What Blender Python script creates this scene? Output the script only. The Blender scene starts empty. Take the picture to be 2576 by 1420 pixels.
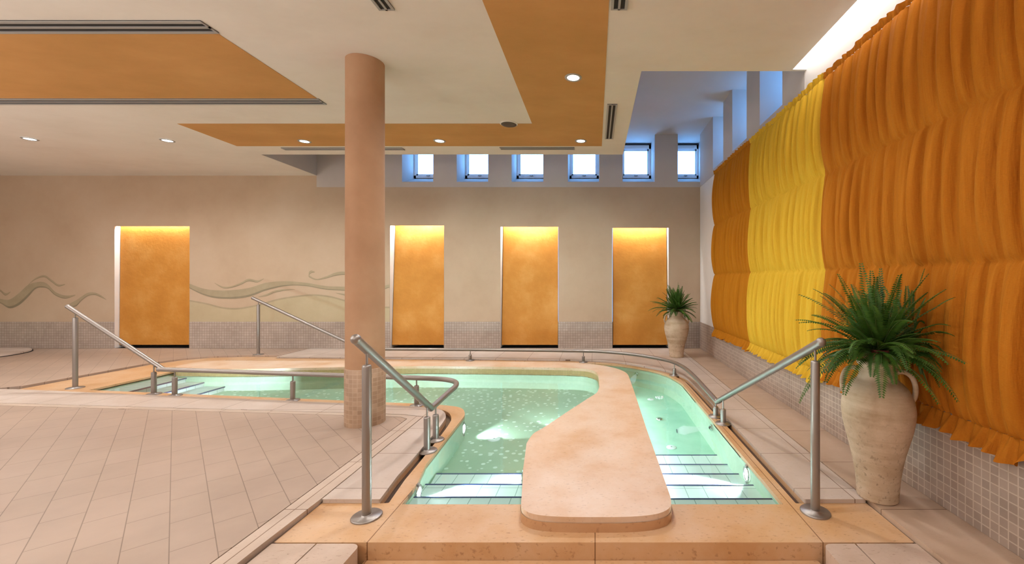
import bpy, bmesh, math, random
from math import pi, sin, cos, radians, sqrt, atan2
from mathutils import Vector, Matrix, noise
from mathutils.geometry import tessellate_polygon

S = bpy.context.scene
COL = S.collection
random.seed(7)

# ------------------------------------------------------------------ room measures (metres)
F = 1057.0; CX, CY = 1497.0, 705.0      # focal length and vanishing point, pixels of a 2576 x 1420 frame
H = 1.30                                # eye height above the deck
YB = 8.0                                # back wall
XR = 2.0                                # right wall
ZC = 3.29                               # main ceiling
ZU = 4.07                               # ceiling of the raised strip
XL, YF = -12.6, -4.0                    # left wall, wall behind the photographer
ZCOP = -0.025                           # pool coping
ZW = -0.055                             # water level

def bx(px, Y=YB): return (px - CX) * Y / F
def bz(py, Y=YB): return H - (py - CY) * Y / F

# ------------------------------------------------------------------ object helpers
def props(o, label=None, cat=None, group=None, kind=None):
    if label: o['label'] = label
    if cat: o['category'] = cat
    if group: o['group'] = group
    if kind: o['kind'] = kind
    return o

def origin(o):
    v = Vector((0, 0, 0))
    while o is not None:
        v += o.location; o = o.parent
    return v

def thing(name, label, cat, loc=(0, 0, 0), group=None):
    o = bpy.data.objects.new(name, None); COL.objects.link(o)
    o.location = loc; o.empty_display_size = 0.1
    return props(o, label, cat, group)

class MB:
    """collects shapes in world coordinates; obj() links them as one mesh"""
    def __init__(self): self.v = []; self.f = []; self.m = []; self.sm = []
    def add(self, vs, fs, mi=0, smooth=False):
        b = len(self.v)
        self.v += [tuple(p) for p in vs]
        for f in fs:
            self.f.append(tuple(b + i for i in f)); self.m.append(mi); self.sm.append(smooth)
        return self
    def box(self, x0, x1, y0, y1, z0, z1, mi=0):
        vs = [(x0,y0,z0),(x1,y0,z0),(x1,y1,z0),(x0,y1,z0),(x0,y0,z1),(x1,y0,z1),(x1,y1,z1),(x0,y1,z1)]
        return self.add(vs, [(0,3,2,1),(4,5,6,7),(0,1,5,4),(1,2,6,5),(2,3,7,6),(3,0,4,7)], mi)
    def prism(self, pts, z0, z1, holes=(), mi=0, bottom=True, hz=None):
        """plan outline pts (ccw) raised from z0 to z1; holes open all the way (walls down to hz)"""
        pts = ccw(pts); n = len(pts)
        hz = z0 if hz is None else hz
        if not holes:
            self.add([(x,y,z1) for x,y in pts], [tuple(range(n))], mi)
            if bottom: self.add([(x,y,z0) for x,y in pts], [tuple(reversed(range(n)))], mi)
        else:
            loops = [[Vector((x,y,0)) for x,y in pts]] + [[Vector((x,y,0)) for x,y in h] for h in holes]
            flat = [p for l in loops for p in l]
            tris = tessellate_polygon(loops)
            up = []
            for t in tris:
                a,b,c = (flat[i] for i in t)
                up.append(t if (b-a).cross(c-a).z > 0 else (t[0],t[2],t[1]))
            self.add([(p.x,p.y,z1) for p in flat], up, mi)
            if bottom: self.add([(p.x,p.y,z0) for p in flat], [tuple(reversed(t)) for t in up], mi)
        self.skirt(pts, z0, z1, mi)
        for h in holes: self.skirt(ccw(h)[::-1], hz, z1, mi)
        return self
    def skirt(self, pts, z0, z1, mi=0, closed=True, smooth=False):
        n = len(pts)
        vs = [(x,y,z0) for x,y in pts] + [(x,y,z1) for x,y in pts]
        fs = [(i,(i+1)%n,n+(i+1)%n,n+i) for i in range(n if closed else n-1)]
        return self.add(vs, fs, mi, smooth)
    def tube(self, path, r, seg=14, cap=True, mi=0):
        path = [Vector(p) for p in path]; n = len(path)
        tang = [(path[min(i+1,n-1)] - path[max(i-1,0)]).normalized() for i in range(n)]
        up = Vector((0,0,1)) if abs(tang[0].z) < 0.95 else Vector((1,0,0))
        nrm = (up - tang[0]*up.dot(tang[0])).normalized()
        rings = []
        for i in range(n):
            t = tang[i]; nrm = (nrm - t*nrm.dot(t)).normalized(); b = t.cross(nrm)
            rr = r[i] if isinstance(r, (list, tuple)) else r
            rings.append([path[i] + (nrm*cos(2*pi*k/seg) + b*sin(2*pi*k/seg))*rr for k in range(seg)])
        vs = [p for ring in rings for p in ring]; fs = []
        for i in range(n-1):
            for k in range(seg):
                fs.append((i*seg+k, i*seg+(k+1)%seg, (i+1)*seg+(k+1)%seg, (i+1)*seg+k))
        self.add(vs, fs, mi, True)
        if cap:
            self.add(rings[0], [tuple(reversed(range(seg)))], mi); self.add(rings[-1], [tuple(range(seg))], mi)
        return self
    def lathe(self, prof, c=(0,0,0), seg=40, mi=0, smooth=True, cap=True):
        """prof: (r, z) from bottom to top around the vertical through c"""
        cx, cy, cz = c; n = len(prof)
        vs = [(cx+r*cos(2*pi*k/seg), cy+r*sin(2*pi*k/seg), cz+z) for r,z in prof for k in range(seg)]
        fs = [(i*seg+k, i*seg+(k+1)%seg, (i+1)*seg+(k+1)%seg, (i+1)*seg+k) for i in range(n-1) for k in range(seg)]
        self.add(vs, fs, mi, smooth)
        if cap:
            self.add(vs[:seg], [tuple(reversed(range(seg)))], mi); self.add(vs[-seg:], [tuple(range(seg))], mi)
        return self
    def ball(self, c, r, seg=16, rings=10, mi=0):
        prof = [(max(1e-4, r*sin(pi*i/rings)), -r*cos(pi*i/rings)) for i in range(rings+1)]
        return self.lathe(prof, c, seg, mi, True, False)
    def ribbon(self, a, b, mi=0, smooth=False):
        n = len(a)
        return self.add(list(a)+list(b), [(i,i+1,n+i+1,n+i) for i in range(n-1)], mi, smooth)

def obj(name, mb, mats, parent=None, bevel=0, seg=2):
    me = bpy.data.meshes.new(name)
    off = origin(parent)
    me.from_pydata([(x-off.x, y-off.y, z-off.z) for x,y,z in mb.v], [], mb.f)
    if not isinstance(mats, (list, tuple)): mats = [mats]
    for m in mats: me.materials.append(m)
    me.polygons.foreach_set('material_index', mb.m)
    me.polygons.foreach_set('use_smooth', mb.sm)
    me.update()
    o = bpy.data.objects.new(name, me); COL.objects.link(o)
    if parent: o.parent = parent
    if bevel:
        b = o.modifiers.new('bevel', 'BEVEL'); b.width = bevel; b.segments = seg; b.limit_method = 'ANGLE'; b.angle_limit = radians(50)
    return o

def struct(name, mb, mats, label, cat, parent=None, **k):
    o = obj(name, mb, mats, parent, **k)
    return props(o, label, cat, None, 'structure')

def ccw(p):
    a = sum(p[i][0]*p[(i+1)%len(p)][1] - p[(i+1)%len(p)][0]*p[i][1] for i in range(len(p)))
    return list(p) if a > 0 else list(p)[::-1]

def spline(pts, n=8, closed=False):
    """Catmull-Rom through the points"""
    P = [Vector(p) for p in pts]; m = len(P); out = []
    for i in range(m if closed else m-1):
        if closed: a,b,c,d = P[i-1],P[i],P[(i+1)%m],P[(i+2)%m]
        else: a,b,c,d = P[max(i-1,0)],P[i],P[i+1],P[min(i+2,m-1)]
        for k in range(n):
            t = k/n
            out.append(0.5*((2*b)+(c-a)*t+(2*a-5*b+4*c-d)*t*t+(3*b-3*c+d-a)*t**3))
    if not closed: out.append(P[-1])
    return [tuple(v) for v in out]

def round_corners(pts, r=None, n=6):
    """polygon given as (x, y, radius) with rounded corners"""
    out = []; m = len(pts)
    for i in range(m):
        p = Vector(pts[i][:2]); rr = pts[i][2] if len(pts[i]) > 2 else (r or 0)
        a = Vector(pts[i-1][:2]); b = Vector(pts[(i+1)%m][:2])
        if rr <= 0: out.append(tuple(p)); continue
        d1 = (a-p); d2 = (b-p); L = min(rr, d1.length*.49, d2.length*.49)
        s = p + d1.normalized()*L; e = p + d2.normalized()*L
        for k in range(n+1):
            t = k/n; q = s*(1-t)**2 + p*2*t*(1-t) + e*t*t
            out.append(tuple(q))
    return out

def offset_path(pts, d):
    """open polyline moved sideways by d (left of travel)"""
    out = []; n = len(pts)
    for i in range(n):
        a = Vector(pts[max(i-1,0)][:2]); b = Vector(pts[min(i+1,n-1)][:2])
        t = (b-a).normalized(); nn = Vector((-t.y, t.x))
        out.append((pts[i][0]+nn.x*d, pts[i][1]+nn.y*d))
    return out

# ------------------------------------------------------------------ materials
def nt_new(name):
    m = bpy.data.materials.new(name); m.use_nodes = True
    t = m.node_tree; b = t.nodes['Principled BSDF']
    return m, t, b
def nd(t, typ, **inp):
    n = t.nodes.new(typ)
    for k, v in inp.items():
        if k in n.inputs: n.inputs[k].default_value = v
        else: setattr(n, k, v)
    return n
def c4(c): return (c[0], c[1], c[2], 1.0)
def ramp(t, fac, stops):
    r = t.nodes.new('ShaderNodeValToRGB'); e = r.color_ramp.elements
    while len(e) < len(stops): e.new(0.5)
    for i,(p,c) in enumerate(stops): e[i].position = p; e[i].color = c4(c)
    t.links.new(fac, r.inputs[0]); return r.outputs[0]
def mixc(t, fac, a, b, mode='MIX'):
    n = t.nodes.new('ShaderNodeMix'); n.data_type = 'RGBA'; n.blend_type = mode
    for sock, v in ((n.inputs[0], fac), (n.inputs[6], a), (n.inputs[7], b)):
        if isinstance(v, (int, float)): sock.default_value = v
        elif isinstance(v, tuple): sock.default_value = c4(v)
        else: t.links.new(v, sock)
    return n.outputs[2]
def pos(t, scale=(1,1,1), rot=(0,0,0), loc=(0,0,0)):
    g = t.nodes.new('ShaderNodeNewGeometry')
    m = nd(t, 'ShaderNodeMapping'); m.inputs['Scale'].default_value = scale; m.inputs['Rotation'].default_value = rot; m.inputs['Location'].default_value = loc
    t.links.new(g.outputs['Position'], m.inputs[0]); return m.outputs[0]
def tnoise(t, vec, scale, detail=4, rough=0.55):
    n = nd(t, 'ShaderNodeTexNoise', Scale=scale, Detail=detail, Roughness=rough)
    t.links.new(vec, n.inputs['Vector']); return n.outputs['Fac']
def bump(t, b, h, strength=0.2, dist=0.01):
    n = nd(t, 'ShaderNodeBump', Strength=strength, Distance=dist)
    t.links.new(h, n.inputs['Height']); t.links.new(n.outputs[0], b.inputs['Normal'])
def plain(name, col, rough=0.5, metal=0.0, spec=0.5):
    m, t, b = nt_new(name)
    b.inputs['Base Color'].default_value = c4(col); b.inputs['Roughness'].default_value = rough
    b.inputs['Metallic'].default_value = metal; b.inputs['Specular IOR Level'].default_value = spec
    return m
def plaster(name, c1, c2, c3, scale=1.3, rough=0.75, bs=0.12, aniso=(1,1,1)):
    m, t, b = nt_new(name)
    p = pos(t, aniso)
    f = tnoise(t, p, scale, 6, 0.6)
    col = ramp(t, f, [(0.3, c1), (0.5, c2), (0.72, c3)])
    f2 = tnoise(t, p, scale*9, 5, 0.6)
    col = mixc(t, 0.12, col, mixc(t, f2, tuple(x*0.75 for x in c2), tuple(min(1,x*1.2) for x in c2)))
    t.links.new(col, b.inputs['Base Color']); b.inputs['Roughness'].default_value = rough
    b.inputs['Specular IOR Level'].default_value = 0.25
    bump(t, b, f2, bs, 0.01)
    return m
def axes(t, a):
    """2-D coordinates on a wall: 'xz' back wall, 'yz' side wall, 'xy' floor, 'sz' walls of any direction"""
    g = t.nodes.new('ShaderNodeNewGeometry'); s = t.nodes.new('ShaderNodeSeparateXYZ'); t.links.new(g.outputs['Position'], s.inputs[0])
    c = t.nodes.new('ShaderNodeCombineXYZ')
    if a == 'sz':
        ad = nd(t, 'ShaderNodeMath', operation='ADD'); t.links.new(s.outputs[0], ad.inputs[0]); t.links.new(s.outputs[1], ad.inputs[1])
        t.links.new(ad.outputs[0], c.inputs[0]); t.links.new(s.outputs[2], c.inputs[1])
    elif a == 'cyl':     # around the column
        sx = nd(t, 'ShaderNodeMath', operation='SUBTRACT'); sx.inputs[1].default_value = COLX; t.links.new(s.outputs[0], sx.inputs[0])
        sy = nd(t, 'ShaderNodeMath', operation='SUBTRACT'); sy.inputs[1].default_value = COLY; t.links.new(s.outputs[1], sy.inputs[0])
        at = nd(t, 'ShaderNodeMath', operation='ARCTAN2'); t.links.new(sy.outputs[0], at.inputs[0]); t.links.new(sx.outputs[0], at.inputs[1])
        ml = nd(t, 'ShaderNodeMath', operation='MULTIPLY'); ml.inputs[1].default_value = COLR; t.links.new(at.outputs[0], ml.inputs[0])
        t.links.new(ml.outputs[0], c.inputs[0]); t.links.new(s.outputs[2], c.inputs[1])
    else:
        for i, ch in enumerate(a): t.links.new(s.outputs['xyz'.index(ch)], c.inputs[i])
    return c.outputs[0]
def bricks(t, vec, w, h, mortar, c1, c2, cm, offset=0.0, rot=0.0, loc=(0,0,0), smooth=0.1, bias=0.0):
    mp = nd(t, 'ShaderNodeMapping'); mp.inputs['Rotation'].default_value = (0,0,rot); mp.inputs['Location'].default_value = loc
    t.links.new(vec, mp.inputs[0])
    n = t.nodes.new('ShaderNodeTexBrick'); n.offset = offset; n.squash = 1.0
    n.inputs['Scale'].default_value = 1.0; n.inputs['Brick Width'].default_value = w; n.inputs['Row Height'].default_value = h
    n.inputs['Mortar Size'].default_value = mortar; n.inputs['Mortar Smooth'].default_value = smooth; n.inputs['Bias'].default_value = bias
    n.inputs['Color1'].default_value = c4(c1); n.inputs['Color2'].default_value = c4(c2); n.inputs['Mortar'].default_value = c4(cm)
    t.links.new(mp.outputs[0], n.inputs['Vector'])
    return n
def tiled(name, ax, w, h, mortar, c1, c2, cm, offset=0.0, rot=0.0, loc=(0,0,0), rough=0.5, var=None, vs=3.0, va=0.5, bs=0.25, spec=0.4):
    m, t, b = nt_new(name)
    n = bricks(t, axes(t, ax), w, h, mortar, c1, c2, cm, offset, rot, loc)
    col = n.outputs['Color']
    if var:
        f = tnoise(t, pos(t), vs, 6, 0.62)
        col = mixc(t, va, col, mixc(t, 1.0, col, ramp(t, f, [(0.3, var[0]), (0.7, var[1])]), 'MULTIPLY'))
    t.links.new(col, b.inputs['Base Color']); b.inputs['Roughness'].default_value = rough
    b.inputs['Specular IOR Level'].default_value = spec
    inv = nd(t, 'ShaderNodeMath', operation='SUBTRACT'); inv.inputs[0].default_value = 1.0
    t.links.new(n.outputs['Fac'], inv.inputs[1]); bump(t, b, inv.outputs[0], bs, 0.004)
    return m
def stone(name, c1, c2, c3, scale=2.2, jw=None, rough=0.38, speck=0.5, loc=(0,0,0), jh=50.0):
    """travertine: clouds of tone, small dark pits, optional joints every jw metres"""
    m, t, b = nt_new(name)
    p = pos(t)
    col = ramp(t, tnoise(t, p, scale, 7, 0.62), [(0.3, c1), (0.5, c2), (0.7, c3)])
    p2 = pos(t, (1, 2.2, 1))
    f = tnoise(t, p2, 34, 3, 0.6)
    pit = ramp(t, f, [(0.30, (0.45,0.36,0.28)), (0.40, (1,1,1))])
    col = mixc(t, speck, col, mixc(t, 1.0, col, pit, 'MULTIPLY'))
    if jw:
        n = bricks(t, axes(t, 'xy'), jw, jh, 0.003, (1,1,1), (0.93,0.93,0.93), (0.38,0.3,0.24), 0.0, 0, loc)
        col = mixc(t, 1.0, col, n.outputs['Color'], 'MULTIPLY')
    t.links.new(col, b.inputs['Base Color']); b.inputs['Roughness'].default_value = rough
    b.inputs['Specular IOR Level'].default_value = 0.35
    bump(t, b, f, 0.08, 0.004)
    return m
def emit(name, col, strength):
    m, t, b = nt_new(name)
    b.inputs['Base Color'].default_value = c4(col); b.inputs['Emission Color'].default_value = c4(col); b.inputs['Emission Strength'].default_value = strength
    return m

COLX, COLY, COLR = -2.10, 3.84, 0.162

M = {}
M['ceiling'] = plaster('ceiling_plaster', (0.74,0.70,0.65), (0.79,0.755,0.71), (0.82,0.79,0.75), 0.9, 0.85, 0.05, (1,1.6,1))
M['orange'] = plaster('orange_paint', (0.50,0.26,0.085), (0.56,0.29,0.10), (0.62,0.33,0.12), 1.2, 0.7, 0.06, (1,1.8,1))
M['niche'] = plaster('ochre_stucco', (0.44,0.185,0.028), (0.52,0.23,0.04), (0.62,0.32,0.085), 2.0, 0.5, 0.45)
M['wall'] = plaster('beige_plaster', (0.46,0.345,0.245), (0.50,0.385,0.28), (0.54,0.43,0.325), 1.1, 0.8, 0.10)
M['grey'] = plaster('grey_paint', (0.50,0.46,0.44), (0.53,0.49,0.47), (0.56,0.52,0.50), 1.0, 0.85, 0.04)
M['white'] = plaster('white_paint', (0.74,0.72,0.70), (0.77,0.75,0.73), (0.80,0.78,0.76), 1.0, 0.8, 0.03)
M['column'] = plaster('peach_plaster', (0.42,0.245,0.145), (0.46,0.275,0.165), (0.50,0.315,0.195), 2.6, 0.75, 0.12)
G1, G2, GM = (0.46,0.36,0.29), (0.38,0.29,0.23), (0.58,0.49,0.42)
VAR = ((0.72,0.68,0.66),(1.12,1.1,1.08))
M['mos_back'] = tiled('mosaic_back', 'xz', 0.047, 0.047, 0.0035, (0.47,0.41,0.37), (0.41,0.35,0.31), (0.30,0.24,0.20), var=VAR, vs=2.0, va=0.6, rough=0.5)
M['mos_right'] = tiled('mosaic_right', 'yz', 0.047, 0.047, 0.0032, (0.42,0.34,0.29), (0.34,0.27,0.23), (0.55,0.47,0.41), var=VAR, vs=2.0, va=0.6, rough=0.5)
M['mos_col'] = tiled('mosaic_column', 'cyl', 0.0391, 0.0391, 0.0022, (0.47,0.33,0.23), (0.36,0.24,0.16), (0.50,0.37,0.27), var=VAR, vs=5.0, va=0.8, rough=0.5, bs=0.12)
M['mos_ochre'] = tiled('mosaic_ochre', 'sz', 0.03, 0.03, 0.002, (0.50,0.39,0.19), (0.44,0.33,0.15), (0.42,0.33,0.18), rough=0.4)
M['pool_wall'] = tiled('mint_pool_tile', 'sz', 0.03, 0.03, 0.0016, (0.70,0.85,0.68), (0.66,0.81,0.64), (0.66,0.80,0.66), var=((0.85,0.9,0.82),(1.08,1.06,1.05)), vs=3.5, va=0.6, rough=0.4, bs=0.08)
M['step_tile'] = tiled('white_step_tile', 'xy', 0.128, 0.60, 0.003, (0.88,0.91,0.90), (0.85,0.89,0.88), (0.40,0.52,0.50), rough=0.35, loc=(0.02,0.1,0))
M['step_tile_side'] = tiled('white_step_tile_side', 'yx', 0.128, 0.60, 0.003, (0.88,0.91,0.90), (0.85,0.89,0.88), (0.40,0.52,0.50), rough=0.35)
M['nosing'] = plain('blue_nosing', (0.03,0.05,0.16), 0.4)
M['floor'] = tiled('floor_tile', 'xy', 0.33, 0.165, 0.0022, (0.435,0.335,0.27), (0.41,0.315,0.25), (0.23,0.17,0.13), 0.5, radians(45), (0.05,0.02,0), rough=0.42, var=((0.86,0.84,0.84),(1.1,1.09,1.08)), vs=1.6, va=0.8, bs=0.15)
M['deck'] = stone('pink_deck_stone', (0.52,0.43,0.37), (0.58,0.49,0.43), (0.64,0.56,0.51), 1.8, 0.53, 0.45, 0.25, (0.05,0.03,0), 0.53)
M['border'] = stone('grey_border_stone', (0.50,0.40,0.33), (0.56,0.45,0.37), (0.60,0.49,0.41), 3.0, 0.5, 0.5, 0.2, (0.2,0.1,0), 0.62)
M['side'] = stone('warm_side_stone', (0.46,0.33,0.235), (0.52,0.38,0.28), (0.57,0.43,0.33), 2.6, 0.62, 0.5, 0.15, (0.31,0.1,0), 0.62)
M['gutter'] = plain('dark_gutter_steel', (0.13,0.10,0.085), 0.25, 0.6)
M['coping'] = stone('orange_travertine', (0.56,0.31,0.135), (0.63,0.40,0.225), (0.67,0.48,0.33), 2.3, 1.15, 0.36, 0.5)
M['island'] = stone('pale_travertine', (0.62,0.39,0.22), (0.71,0.53,0.39), (0.76,0.62,0.51), 2.6, None, 0.33, 0.4)
M['curb'] = stone('brown_travertine', (0.48,0.27,0.14), (0.55,0.32,0.17), (0.60,0.37,0.21), 3.0, None, 0.4, 0.4)
M['apron'] = stone('grey_pink_stone', (0.46,0.35,0.27), (0.54,0.42,0.34), (0.62,0.50,0.42), 3.0, None, 0.45, 0.5)
M['dark'] = plain('dark_slot', (0.012,0.010,0.010), 0.7)
M['grout'] = plain('dark_grout', (0.16,0.11,0.08), 0.9)
M['steel'] = None
def steel():
    m, t, b = nt_new('brushed_steel')
    b.inputs['Base Color'].default_value = (0.34,0.315,0.30,1); b.inputs['Metallic'].default_value = 0.9; b.inputs['Roughness'].default_value = 0.42
    return m
M['steel'] = steel()
M['chrome'] = plain('polished_steel', (0.75,0.74,0.73), 0.15, 1.0)
M['alu'] = plain('grey_aluminium', (0.40,0.40,0.40), 0.5, 0.3)
M['winframe'] = plain('window_frame_paint', (0.86,0.88,0.90), 0.4)
M['plastic_white'] = plain('white_plastic', (0.92,0.94,0.93), 0.5)
M['speaker'] = plain('brown_grille', (0.09,0.065,0.05), 0.7)
M['lamp_glow'] = emit('lamp_glow', (1.0,0.95,0.9), 9.0)
M['pool_glow'] = emit('pool_lamp_glow', (0.9,0.97,1.0), 6.0)

def pebble_floor():
    m, t, b = nt_new('pebbled_pool_floor')
    p = pos(t)
    v = nd(t, 'ShaderNodeTexVoronoi', Scale=15.0, Randomness=1.0); t.links.new(pos(t,(1,1,0.2)), v.inputs['Vector'])
    w = nd(t, 'ShaderNodeTexWhiteNoise'); t.links.new(v.outputs['Color'], w.inputs['Vector'])
    base = ramp(t, tnoise(t, p, 2.2, 5), [(0.3,(0.40,0.52,0.38)),(0.7,(0.50,0.61,0.46))])
    spot = ramp(t, v.outputs['Distance'], [(0.26,(1,1,1)),(0.36,(0,0,0))])
    keep = nd(t, 'ShaderNodeMath', operation='GREATER_THAN'); keep.inputs[1].default_value = 0.45; t.links.new(w.outputs['Value'], keep.inputs[0])
    fac = nd(t, 'ShaderNodeMath', operation='MULTIPLY'); t.links.new(spot, fac.inputs[0]); t.links.new(keep.outputs[0], fac.inputs[1])
    f2 = nd(t, 'ShaderNodeMath', operation='MULTIPLY'); f2.inputs[1].default_value = 0.92; t.links.new(fac.outputs[0], f2.inputs[0])
    col = mixc(t, f2.outputs[0], base, (0.86,0.92,0.84))
    t.links.new(col, b.inputs['Base Color']); b.inputs['Roughness'].default_value = 0.5
    bump(t, b, fac.outputs[0], 0.4, 0.01); return m
M['pebble'] = pebble_floor()
M['channel_floor'] = plaster('green_pool_floor', (0.42,0.68,0.52), (0.50,0.76,0.60), (0.58,0.82,0.66), 3.0, 0.5, 0.1)

def water():
    m, t, b = nt_new('pool_water')
    t.nodes.remove(b); out = t.nodes['Material Output']
    tr = nd(t, 'ShaderNodeBsdfTransparent'); tr.inputs[0].default_value = (0.80,0.975,0.95,1)
    gl = nd(t, 'ShaderNodeBsdfGlossy'); gl.inputs['Roughness'].default_value = 0.03
    fr = nd(t, 'ShaderNodeFresnel', IOR=1.33)
    f = tnoise(t, pos(t), 3.2, 3, 0.5); bp = nd(t, 'ShaderNodeBump', Strength=0.10, Distance=0.03); t.links.new(f, bp.inputs['Height'])
    t.links.new(bp.outputs[0], gl.inputs['Normal']); t.links.new(bp.outputs[0], fr.inputs['Normal'])
    mx = nd(t, 'ShaderNodeMixShader'); t.links.new(fr.outputs[0], mx.inputs[0]); t.links.new(tr.outputs[0], mx.inputs[1]); t.links.new(gl.outputs[0], mx.inputs[2])
    t.links.new(mx.outputs[0], out.inputs[0]); return m
M['water'] = water()
def glass():
    m, t, b = nt_new('frosted_pane')
    t.nodes.remove(b); out = t.nodes['Material Output']
    tr = nd(t, 'ShaderNodeBsdfTransparent'); tr.inputs[0].default_value = (0.96,0.97,0.98,1)
    gl = nd(t, 'ShaderNodeBsdfGlossy'); gl.inputs['Roughness'].default_value = 0.1
    mx = nd(t, 'ShaderNodeMixShader'); mx.inputs[0].default_value = 0.04
    t.links.new(tr.outputs[0], mx.inputs[1]); t.links.new(gl.outputs[0], mx.inputs[2]); t.links.new(mx.outputs[0], out.inputs[0]); return m
M['pane'] = glass()
def spray():
    m, t, b = nt_new('bubbly_spray')
    t.nodes.remove(b); out = t.nodes['Material Output']
    v = nd(t, 'ShaderNodeVolumeScatter', Density=18.0); v.inputs['Color'].default_value = (0.97,0.99,1,1)
    t.links.new(v.outputs[0], out.inputs['Volume']); return m
def foam():
    m, t, b = nt_new('white_foam')
    b.inputs['Base Color'].default_value = (0.9,0.95,0.96,1); b.inputs['Roughness'].default_value = 0.6; b.inputs['Alpha'].default_value = 0.55
    return m
M['foam'] = foam()
M['spray'] = spray()
def cloth(name, c1, c2):
    m, t, b = nt_new(name)
    out = t.nodes['Material Output']
    f = tnoise(t, pos(t, (1,3.5,0.25)), 7, 5)
    col = ramp(t, f, [(0.3, c1), (0.7, c2)])
    fine = tnoise(t, pos(t, (1,1,5)), 90, 2)
    col = mixc(t, 0.35, col, mixc(t, fine, tuple(x*0.7 for x in c1), tuple(min(1,x*1.25) for x in c2)))
    t.links.new(col, b.inputs['Base Color']); b.inputs['Roughness'].default_value = 0.8; b.inputs['Specular IOR Level'].default_value = 0.15
    b.inputs['Specular IOR Level'].default_value = 0.04
    wr = tnoise(t, pos(t, (1,9,0.7)), 6, 4, 0.6)
    hh = nd(t, 'ShaderNodeMath', operation='MULTIPLY_ADD'); hh.inputs[1].default_value = 6.0; t.links.new(wr, hh.inputs[0]); t.links.new(fine, hh.inputs[2])
    bump(t, b, hh.outputs[0], 0.45, 0.004)
    tl = nd(t, 'ShaderNodeBsdfTranslucent'); t.links.new(col, tl.inputs[0])
    mx = nd(t, 'ShaderNodeMixShader'); mx.inputs[0].default_value = 0.08
    t.links.new(b.outputs[0], mx.inputs[1]); t.links.new(tl.outputs[0], mx.inputs[2]); t.links.new(mx.outputs[0], out.inputs[0]); return m
M['cloth_orange'] = cloth('orange_gauze', (0.42,0.130,0.010), (0.54,0.20,0.022))
M['cloth_amber'] = cloth('amber_gauze', (0.44,0.15,0.008), (0.54,0.21,0.018))
M['cloth_yellow'] = cloth('yellow_gauze', (0.68,0.40,0.03), (0.80,0.51,0.055))
def clay():
    m, t, b = nt_new('weathered_clay')
    p = pos(t); z = pos(t, (0.6,0.6,7))
    col = ramp(t, tnoise(t, p, 5, 7, 0.65), [(0.3,(0.44,0.33,0.23)),(0.5,(0.58,0.46,0.34)),(0.72,(0.68,0.57,0.45))])
    st = ramp(t, tnoise(t, z, 3.0, 4), [(0.35,(0.75,0.7,0.62)),(0.6,(1,1,1))])
    col = mixc(t, 0.8, col, mixc(t, 1.0, col, st, 'MULTIPLY'))
    pits = tnoise(t, p, 38, 3, 0.7)
    # dark spots grow stronger towards the bottom of the jar
    g = t.nodes.new('ShaderNodeNewGeometry'); s = t.nodes.new('ShaderNodeSeparateXYZ'); t.links.new(g.outputs['Position'], s.inputs[0])
    mr = nd(t, 'ShaderNodeMapRange'); mr.inputs['From Min'].default_value = 0.62; mr.inputs['From Max'].default_value = 0.15; mr.inputs['To Min'].default_value = 0.0; mr.inputs['To Max'].default_value = 0.55
    t.links.new(s.outputs[2], mr.inputs['Value'])
    pr = ramp(t, pits, [(0.33,(1,1,1)),(0.43,(0,0,0))])
    fac = nd(t, 'ShaderNodeMath', operation='MULTIPLY'); t.links.new(pr, fac.inputs[0]); t.links.new(mr.outputs[0], fac.inputs[1])
    col = mixc(t, fac.outputs[0], col, (0.16,0.11,0.07))
    t.links.new(col, b.inputs['Base Color']); b.inputs['Roughness'].default_value = 0.85; b.inputs['Specular IOR Level'].default_value = 0.2
    bump(t, b, pits, 0.3, 0.006); return m
M['clay'] = clay()
def leaf():
    m, t, b = nt_new('fern_green')
    out = t.nodes['Material Output']
    col = ramp(t, tnoise(t, pos(t), 9, 3), [(0.3,(0.028,0.080,0.009)),(0.55,(0.060,0.155,0.018)),(0.8,(0.13,0.25,0.035))])
    t.links.new(col, b.inputs['Base Color']); b.inputs['Roughness'].default_value = 0.5
    tl = nd(t, 'ShaderNodeBsdfTranslucent'); t.links.new(col, tl.inputs[0])
    mx = nd(t, 'ShaderNodeMixShader'); mx.inputs[0].default_value = 0.3
    t.links.new(b.outputs[0], mx.inputs[1]); t.links.new(tl.outputs[0], mx.inputs[2]); t.links.new(mx.outputs[0], out.inputs[0]); return m
M['leaf'] = leaf()
M['stem'] = plain('frond_stem', (0.10,0.16,0.04), 0.6)
M['terracotta'] = plain('dark_red_pot', (0.20,0.04,0.03), 0.6)
M['mural'] = plaster('grey_green_paint', (0.33,0.275,0.185), (0.37,0.31,0.21), (0.41,0.345,0.24), 4.0, 0.85, 0.05)
M['mural_dark'] = plaster('dark_green_paint', (0.23,0.20,0.135), (0.26,0.225,0.155), (0.29,0.25,0.175), 4.0, 0.85, 0.05)
M['mural_wash'] = plaster('pale_green_wash', (0.43,0.35,0.23), (0.46,0.385,0.255), (0.50,0.42,0.285), 2.0, 0.85, 0.05)

# ------------------------------------------------------------------ plan of the pool
# water edge (counter-clockwise from the front left corner)
P_near = [(-1.14,2.48),(-1.16,2.75),(-1.215,3.02),(-1.265,3.94)]
corner = spline([(-1.265,3.94),(-1.29,4.16),(-1.40,4.36),(-1.62,4.45),(-1.9,4.50)], 6)
P_left = [(-2.7,4.61),(-5.03,4.92),(-6.1,5.06)]
far_curve = spline([(1.11,5.38),(1.06,5.65),(0.985,5.90),(0.81,6.18),(0.49,6.47),(0.195,6.62),(-0.3,6.70),(-0.9,6.72)], 6)
POOL = [(1.11,2.48)] + far_curve + [(-6.1,6.95)] + P_left[::-1] + corner[::-1] + P_near[::-1][1:]
POOL = ccw(POOL)
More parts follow.
